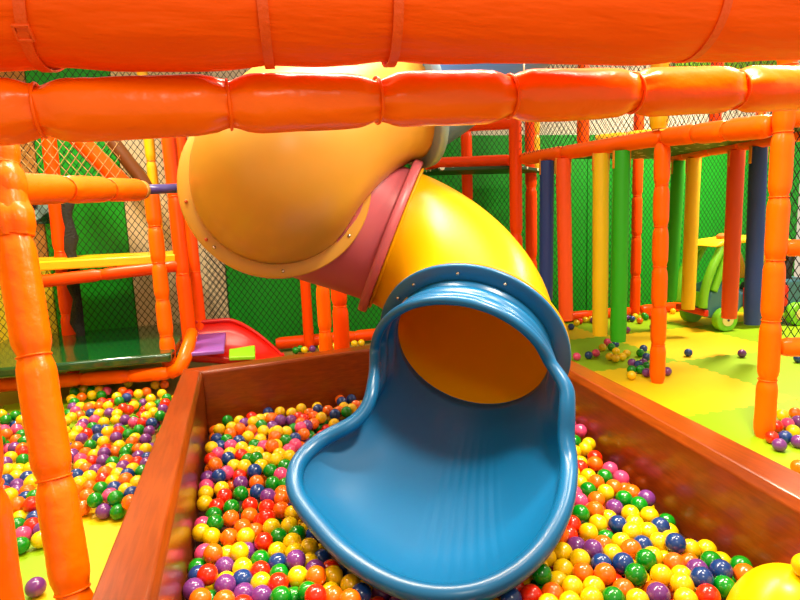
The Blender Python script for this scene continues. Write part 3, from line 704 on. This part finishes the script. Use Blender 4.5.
TILES.append(('L',260,525,8,"Y 265 145;Y 380 190;Y 140 215;Y 270 230;B 145 300;P 300 310;B 460 270;G 155 385;Y 300 420;O 455 430;P 420 370;Y 400 300;R 540 360;Y 580 420;Y 570 510;Y 705 490;R 165 470;G 170 580;G 375 545;G 275 555;O 565 570;O 720 600;R 470 570;B 800 550"))
TILES.append(('R',550,395,8,"Y 145 125;K 205 230;O 150 260;K 268 280;G 195 370;Y 310 395;Y 280 430;Y 195 455;R 360 500;Y 250 545;O 358 550;R 240 580;K 480 595"))
TILES.append(('R',550,455,8,"G 440 175;K 565 185;Y 190 145;Y 300 170;Y 240 225;O 370 220;G 298 280;K 200 310;K 250 375;O 372 360;Y 450 300;O 515 270;O 590 285;O 660 305;G 590 350;P 765 345;G 710 400;P 520 430;Y 440 490;O 340 440;P 155 460;G 270 500;O 360 465;Y 385 550;Y 652 475;Y 785 485;B 545 560;Y 685 555;R 95 545;K 240 580;Y 310 620;Y 670 620;Y 770 610;R 180 600"))
TILES.append(('R',500,525,8,"R 570 75;O 405 90;O 480 120;P 430 165;Y 512 205;P 620 155;P 735 215;Y 330 190;Y 368 270;Y 655 270;Y 235 300;Y 490 350;G 350 405;O 662 380;Y 190 405;Y 280 340;R 100 490;P 10 490;B 80 580;R 255 570;O 435 550;Y 580 500;Y 560 620;Y 745 490;Y 735 590;Y 400 640;Y 450 440"))
TILES.append(('R',590,525,8,"G 140 110;O 115 165;Y 260 145;B 560 15;B 425 165;Y 545 140;Y 635 120;B 695 175;Y 180 245;O 330 220;Y 490 250;Y 605 270;G 460 305;B 90 315;Y 300 305;B 260 350;O 690 320;O 120 420;G 368 430;Y 575 420;O 265 500;G 180 580;O 480 500;P 545 550;Y 375 600;Y 450 420;Y 705 470;Y 740 390;Y 765 590;O 780 290;R 190 420"))
TILES.append(('R',650,500,6,"Y 245 300;Y 325 300;Y 435 375;G 365 375;P 315 420;B 295 480;B 415 430;G 430 510;O 540 440;G 535 400;R 345 565"))
TILES.append(('X',0,430,8,"G 175 40;O 130 80;G 190 95;P 120 145;O 175 150;R 180 175;Y 85 220;P 40 265;G 185 240;Y 65 320;Y 150 320;Y 225 315;Y 140 370;B 55 410;B 195 395;P 140 440;Y 255 410;P 110 475;Y 225 440;B 45 470;O 215 495;R 95 530;B 180 545;G 255 545;O 140 590;R 245 600"))
TILES.append(('X',0,0,1,"P 36 587;G 22 545;K 23.5 534;Y 39 540;R 32 526;B 34 518;P 41 530;G 17 525;Y 20 518;O 13 509;Y 12 499;R 10 493"))
TILES.append(('X',70,380,8,"G 35 95;Y 110 75;Y 235 80;G 175 85;K 295 88;G 250 120;O 85 140;Y 175 120;Y 375 135;O 420 90;Y 465 25;R 470 110;Y 550 110;O 610 95;Y 685 40;O 755 35;Y 735 110;Y 645 150;Y 20 150;G 35 180;P 25 220;K 45 250;Y 95 215;Y 165 210;O 235 210;R 255 180;R 320 185;Y 300 210;P 310 265;Y 375 275;R 425 225;R 470 240;Y 510 205;Y 640 215;Y 670 260;B 170 270;Y 235 270;O 75 285;Y 15 300;Y 110 330;P 105 350;K 195 320;Y 270 340;Y 370 320;P 440 320;Y 610 295;K 512 340;R 580 340;B 650 345;Y 60 410;R 130 430;G 180 380;B 215 400;Y 300 415;R 390 415;P 370 460;G 465 435;G 550 400;P 635 410;P 95 470;B 225 470;Y 265 497;Y 30 455;G 165 525;O 55 540;Y 520 470;O 490 500;P 605 475;Y 400 530;O 360 575;P 275 590;Y 200 600;G 470 555;Y 600 555;O 525 560;R 290 560;O 120 590;K 85 380;P 20 600"))
TILES.append(('X',70,445,8,"P 35 95;K 95 115;R 185 125;P 260 130;G 455 60;G 440 110;P 545 95;B 605 110;G 325 150;O 460 130;R 530 145;P 590 155;Y 95 165;O 130 195;P 205 205;Y 335 185;P 425 180;Y 500 195;G 560 215;O 290 225;Y 390 230;B 460 240;B 50 245;Y 165 255;R 280 270;Y 345 290;O 440 285;Y 520 300;Y 75 305;O 150 340;O 45 370;G 250 350;B 355 345;K 325 400;Y 440 360;B 485 390;G 210 445;G 365 440;P 275 520;G 388 525;O 475 460;O 110 490;O 130 420"))
TILES.append(('F',540,290,5.714,"B 178 210;Y 210 187;R 228 178;Y 255 160;Y 285 160;P 300 165;B 525 165;Y 545 150;P 497 160;O 570 175;G 595 145;G 605 155;R 635 150;P 497 228;K 385 297;B 430 310;Y 358 327;G 408 325;K 320 360;B 278 373;K 210 380;Y 435 350;Y 495 362;Y 398 380;Y 432 390;Y 470 382;B 592 335;G 575 360;B 608 383;P 527 418;P 590 415;B 562 425;G 610 435;G 570 455;G 525 455;P 610 472;Y 523 487;R 645 465;P 725 465;P 645 210;Y 755 115"))
TILES.append(('F',660,320,4.286,"B 121 140;P 352 143;O 580 400;Y 525 408;K 548 445;P 592 435;Y 570 475;R 500 455;R 478 498;B 537 502;P 512 535;P 592 520;O 592 630;B 592 165"))
TILES.append(('F',280,285,5.714,"G 90 372;G 115 365;Y 140 370;P 185 365;Y 235 355;Y 310 350;Y 425 335;Y 465 330"))
POS=[];CL=[];RG=[]
def inner_x(side,y):
    (x0,y0),(x1,y1)=LI if side=='L' else RI
    return x0+(x1-x0)*(y-y0)/(y1-y0)
for reg,ox,oy,sc,txt in TILES:
    for it in txt.split(';'):
        c,x,y=it.split(); px=ox+float(x)/sc; py=oy+float(y)/sc
        z={'L':.105,'R':.105,'X':.07,'F':BR_}[reg]
        if reg=='R': z=.105+.02*min(1,max(0,(470-py)/60))
        if reg=='X' and py>505: z=BR_
        p=atz(px,py,z)
        if reg=='L' and p.y<2.7 and px<262 and 475<py<535: p=atz(px,py,.085)
        POS.append(p); CL.append(c); RG.append(reg)
POS=np.array([tuple(p) for p in POS])+rng.normal(size=(len(POS),3))*.0005; A0=POS.copy(); RGa=np.array(RG)
camv=np.array(tuple(CAM)); RAY=A0-camv; RAY/=np.linalg.norm(RAY,axis=1)[:,None]
CHC=np.array([(p.x,p.y) for p in LIP])
def in_poly(pts,poly):
    x,y=pts[:,0],pts[:,1]; ins=np.zeros(len(pts),bool); n=len(poly); j=n-1
    for i in range(n):
        xi,yi=poly[i]; xj,yj=poly[j]
        c=((yi>y)!=(yj>y))&(x<(xj-xi)*(y-yi)/(yj-yi+1e-12)+xi); ins^=c; j=i
    return ins
def constrain(P):
    pit_=(RGa=='L')|(RGa=='R')
    P[pit_,0]=np.clip(P[pit_,0],LI[0][0]+(LI[1][0]-LI[0][0])*(P[pit_,1]-.75)/(LI[1][1]-.75)+BR_,RI[0][0]+(RI[1][0]-RI[0][0])*(P[pit_,1]-.75)/(RI[1][1]-.75)-BR_)
    fy=LI[1][1]+(RI[1][1]-LI[1][1])*(P[:,0]-LI[1][0])/(RI[1][0]-LI[1][0])-BR_-.003
    P[pit_,1]=np.minimum(P[pit_,1],fy[pit_])
    x_=(RGa=='X'); P[x_,0]=np.minimum(P[x_,0],-.425+(P[x_,1]-.75)/2.95*.02-BR_)
    f_=(RGa=='F'); P[f_,2]=BR_; 
    nr=f_&(P[:,1]<4.0); P[nr,0]=np.maximum(P[nr,0],RO[0][0]+(RO[1][0]-RO[0][0])*(P[nr,1]-.75)/(RO[1][1]-.75)+BR_)
    for cx,cy,rr in ((B_.x,B_.y,.056),(A_.x,A_.y,.056),(f0.x,f0.y,.065),(b2.x,b2.y,.06),(b3.x,b3.y,.063)):
        dx=P[:,0]-cx; dy=P[:,1]-cy; q=np.hypot(dx,dy); hit=q<rr+BR_+.004
        P[hit,0]=cx+dx[hit]/q[hit]*(rr+BR_+.004); P[hit,1]=cy+dy[hit]/q[hit]*(rr+BR_+.004)
    P[:,1]=np.minimum(P[:,1],5.6)
    P[:,2]=np.clip(P[:,2],BR_,.19)
    return P
D=2*BR_
for it in range(160):
    df=POS[:,None]-POS[None]; ds=np.maximum(1e-5,np.linalg.norm(df,axis=2))+np.eye(len(POS))
    ov=np.maximum(0,D-ds); np.fill_diagonal(ov,0)
    push=(df/ds[...,None]*ov[...,None]*.5).sum(1)*.6
    POS=POS+push
    if it<130:
        off=POS-A0; along=(off*RAY).sum(1)[:,None]*RAY; perp=off-along
        POS-=perp*.12+along*.015
    POS=constrain(POS)
# keep clear of the chute lip: nothing inside it
POSl=[Vector(p) for p in POS]
order=sorted(range(len(POSl)),key=lambda i:proj(POSl[i])[2])
# which lie beneath the chute
inside=in_poly(POS,CHC)
BME={}
def uv_ball(seg=28,rings=14):
    bm=bmesh.new(); bmesh.ops.create_uvsphere(bm,u_segments=seg,v_segments=rings,radius=BR_); return bm
for c in BALLC: BME[c]=from_bm('ball_'+BALLC[c][1],uv_ball()); BME[c].materials.append(BM[c]); [setattr(p,'use_smooth',True) for p in BME[c].polygons]
vis=[i for i in order if not (inside[i] and POS[i][2]>.1)]
single=vis[:299]; rest=[i for i in order if i not in set(single)]
# labels from each ball's neighbours in view
pr=np.array([proj(p) for p in POSl])
def neigh(i):
    sz=F*2*BR_/pr[i][2]; out={}
    dx=pr[:,0]-pr[i][0]; dy=pr[:,1]-pr[i][1]; dd_=np.hypot(dx,dy)
    for nm,mask in (('in front',(dy>0)&(abs(dx)<=abs(dy))),('behind',(dy<0)&(abs(dx)<=abs(dy))),('left',(dx<0)&(abs(dx)>abs(dy))),('right',(dx>0)&(abs(dx)>abs(dy)))):
        mk=mask&(dd_<sz*1.9)&(RGa==RGa[i]); mk[i]=False
        idx=np.where(mk)[0]
        if len(idx): out[nm]=BALLC[CL[idx[np.argmin(dd_[idx])]]][1]
    return out
ZN={'L':'left of blue chute','R':'right of blue chute','X':'beyond left pit wall','F':'on right hand mats'}
GR={'L':'balls in the pit left of the chute','R':'balls in the pit right of the chute','X':'balls outside the left pit wall','F':'balls lying on the floor mats'}
NB={i:neigh(i) for i in range(len(POSl))}
def lab(i,n):
    ks=[k for k in ('in front','behind','left','right') if k in NB[i]][:n]
    s=f"{BALLC[CL[i]][1]} ball {ZN[RG[i]]}"
    return s+(', '+', '.join(f"{NB[i][k]} {k}" for k in ks) if ks else ', lying alone')
LB={}
for n in (2,3,4):
    cnt={}
    for i in range(len(POSl)): 
        if i not in LB or LB[i][1]<n: cnt.setdefault(lab(i,n),[]).append(i)
    for s,v in cnt.items():
        if len(v)==1 and v[0] not in LB: LB[v[0]]=(s,n)
for i in range(len(POSl)):
    if i not in LB: LB[i]=(lab(i,4),9)
sib={}
for i in single: sib.setdefault(LB[i][0],[]).append(i)
seen={}
for i in single:
    o=bpy.data.objects.new('plastic_ball',BME[CL[i]]); COL.objects.link(o); o.location=POSl[i]
    o.rotation_euler=(random.random()*6,random.random()*6,random.random()*6)
    s=LB[i][0]
    if len(sib[s])>1: s+=(', nearer',', farther',', farthest')[min(2,sib[s].index(i))]
    seen[s]=1
    tag(o,s,'ball',GR[RG[i]])
# one ball on the dome
o=bpy.data.objects.new('plastic_ball',BME['Y']); COL.objects.link(o); o.location=(dome_c.x+.02,dome_c.y-.03,.02+.222+BR_-.006); tag(o,'yellow ball lying on the yellow plastic dome','ball',GR['R'])
# the rest of the balls: far ones and those underneath
pts=[(POSl[i],CL[i]) for i in rest]
occ=[tuple(p) for p in POSl]
cols='YYYYYYOOORRGGGBBPPK'
def fill(x0,x1,y0,y1,z,test):
    row=0; y=y0
    while y<y1:
        x=x0+(D*.52 if row%2 else 0)
        while x<x1:
            p=np.array([x+random.uniform(-.006,.006),y+random.uniform(-.006,.006),z+random.uniform(0,.008)])
            if test(p):
                if len(occ)==0 or np.min(np.linalg.norm(np.array(occ_near(p))-p,axis=1) if len(occ_near(p)) else np.array([9.]))>D*.93:
                    add_occ(p); pts.append((Vector(p),random.choice(cols)))
            x+=D*1.03
        y+=D*.9; row+=1
GRID={}
def gk(p): return (int(math.floor(p[0]/.1)),int(math.floor(p[1]/.1)))
def add_occ(p): GRID.setdefault(gk(p),[]).append(tuple(p))
def occ_near(p):
    a,b=gk(p); return [q for i in (-1,0,1) for j in (-1,0,1) for q in GRID.get((a+i,b+j),())]
for p in occ: add_occ(p)
def in_pit(p,mg=BR_+.002): 
    fy=LI[1][1]+(RI[1][1]-LI[1][1])*(p[0]-LI[1][0])/(RI[1][0]-LI[1][0])-mg
    return inner_x('L',p[1])+mg<p[0]<inner_x('R',p[1])-mg and p[1]<fy
poly=CHC
shr=np.array([(cen.x+(q[0]-cen.x)*1.1,cen.y+(q[1]-cen.y)*1.1) for q in CHC])
def not_dome(p): return (p[0]-dome_c.x)**2+(p[1]-dome_c.y)**2>(.18+BR_+.01)**2
fill(-.24,1.75,1.05,3.8,.036,lambda p: in_pit(p) and not_dome(p) and not in_poly(np.array([p]),np.array([(cen.x+(q[0]-cen.x)*.8,cen.y+(q[1]-cen.y)*.8) for q in CHC]))[0])
fill(-.24,1.75,1.05,3.8,.092,lambda p: in_pit(p) and not_dome(p) and not in_poly(np.array([p]),shr)[0] and proj(p)[1]<640)
fill(-2.0,-.46,3.0,4.35,BR_,lambda p: p[0]<-.47 and not (p[1]<3.3 and p[0]>-.7) and p[1]>2.95+.25*abs(math.sin(p[0]*7)))
fill(-2.0,-.46,3.3,4.35,.085,lambda p: p[0]<-.47 and p[1]>3.6)
def stuff_mesh(pts):
    bm=uv_ball(14,8); base=bpy.data.meshes.new('b'); bm.to_mesh(base); bm.free()
    bv=np.array([tuple(v.co) for v in base.vertices]); bf=[tuple(p.vertices) for p in base.polygons]
    V=[];Fc=[];mi=[]; keys=list(BALLC)
    for p,c in pts:
        o=len(V); V.extend((bv+np.array(tuple(p))).tolist()); Fc.extend([tuple(o+q for q in f) for f in bf]); mi.extend([keys.index(c)]*len(bf))
    me=bpy.data.meshes.new('plastic_balls'); me.from_pydata(V,[],Fc)
    for k in keys: me.materials.append(BM[k])
    me.polygons.foreach_set('material_index',mi); me.polygons.foreach_set('use_smooth',[True]*len(Fc)); me.update(); return me
o=bpy.data.objects.new('plastic_balls',stuff_mesh(pts)); COL.objects.link(o)
tag(o,'mass of small mixed colour plastic balls further back and underneath','balls',kind='stuff')
print('balls',len(POSl),'single',len(single),'rest',len(pts),'dups',sum(v-1 for v in seen.values()))
# ---------------------------------------------------------------- light
def area(name,loc,size,power,col=(1,.86,.66),target=None,sy=None,spread=180):
    l=bpy.data.lights.new(name,'AREA'); l.energy=power; l.color=col; l.size=size; l.spread=math.radians(spread)
    if sy: l.shape='RECTANGLE'; l.size_y=sy
    o=bpy.data.objects.new(name,l); COL.objects.link(o); o.location=loc
    d=(Vector(target) if target else Vector((loc[0],loc[1],0)))-Vector(loc); o.rotation_euler=d.to_track_quat('-Z','Y').to_euler(); return o
W=bpy.data.worlds.new('world'); SC.world=W; W.use_nodes=True
W.node_tree.nodes['Background'].inputs[0].default_value=(1,.84,.62,1); W.node_tree.nodes['Background'].inputs[1].default_value=.56
area('overhead_light',(.3,-.9,2.9),.6,20,target=(.3,.4,1.2))  # added fill behind the camera, brightens the fronts of the orange padding
area('overhead_light',(1.6,1.0,3.35),.45,75,spread=125)
area('overhead_light',(.4,2.55,3.4),2.8,95,sy=.14,spread=120)
area('overhead_light',(3.5,2.2,3.3),.6,58)
area('overhead_light',(4.9,4.4,3.4),.6,135,spread=150)
area('overhead_light',(-1.2,4.7,3.2),.4,50,spread=120)
area('overhead_light',(-1.8,2.3,3.3),.5,12,spread=125)
vs=SC.view_settings; vs.view_transform='Standard'; vs.look='None'; vs.exposure=.5; vs.gamma=1; vs.use_curve_mapping=False

print('dome',dome_c)
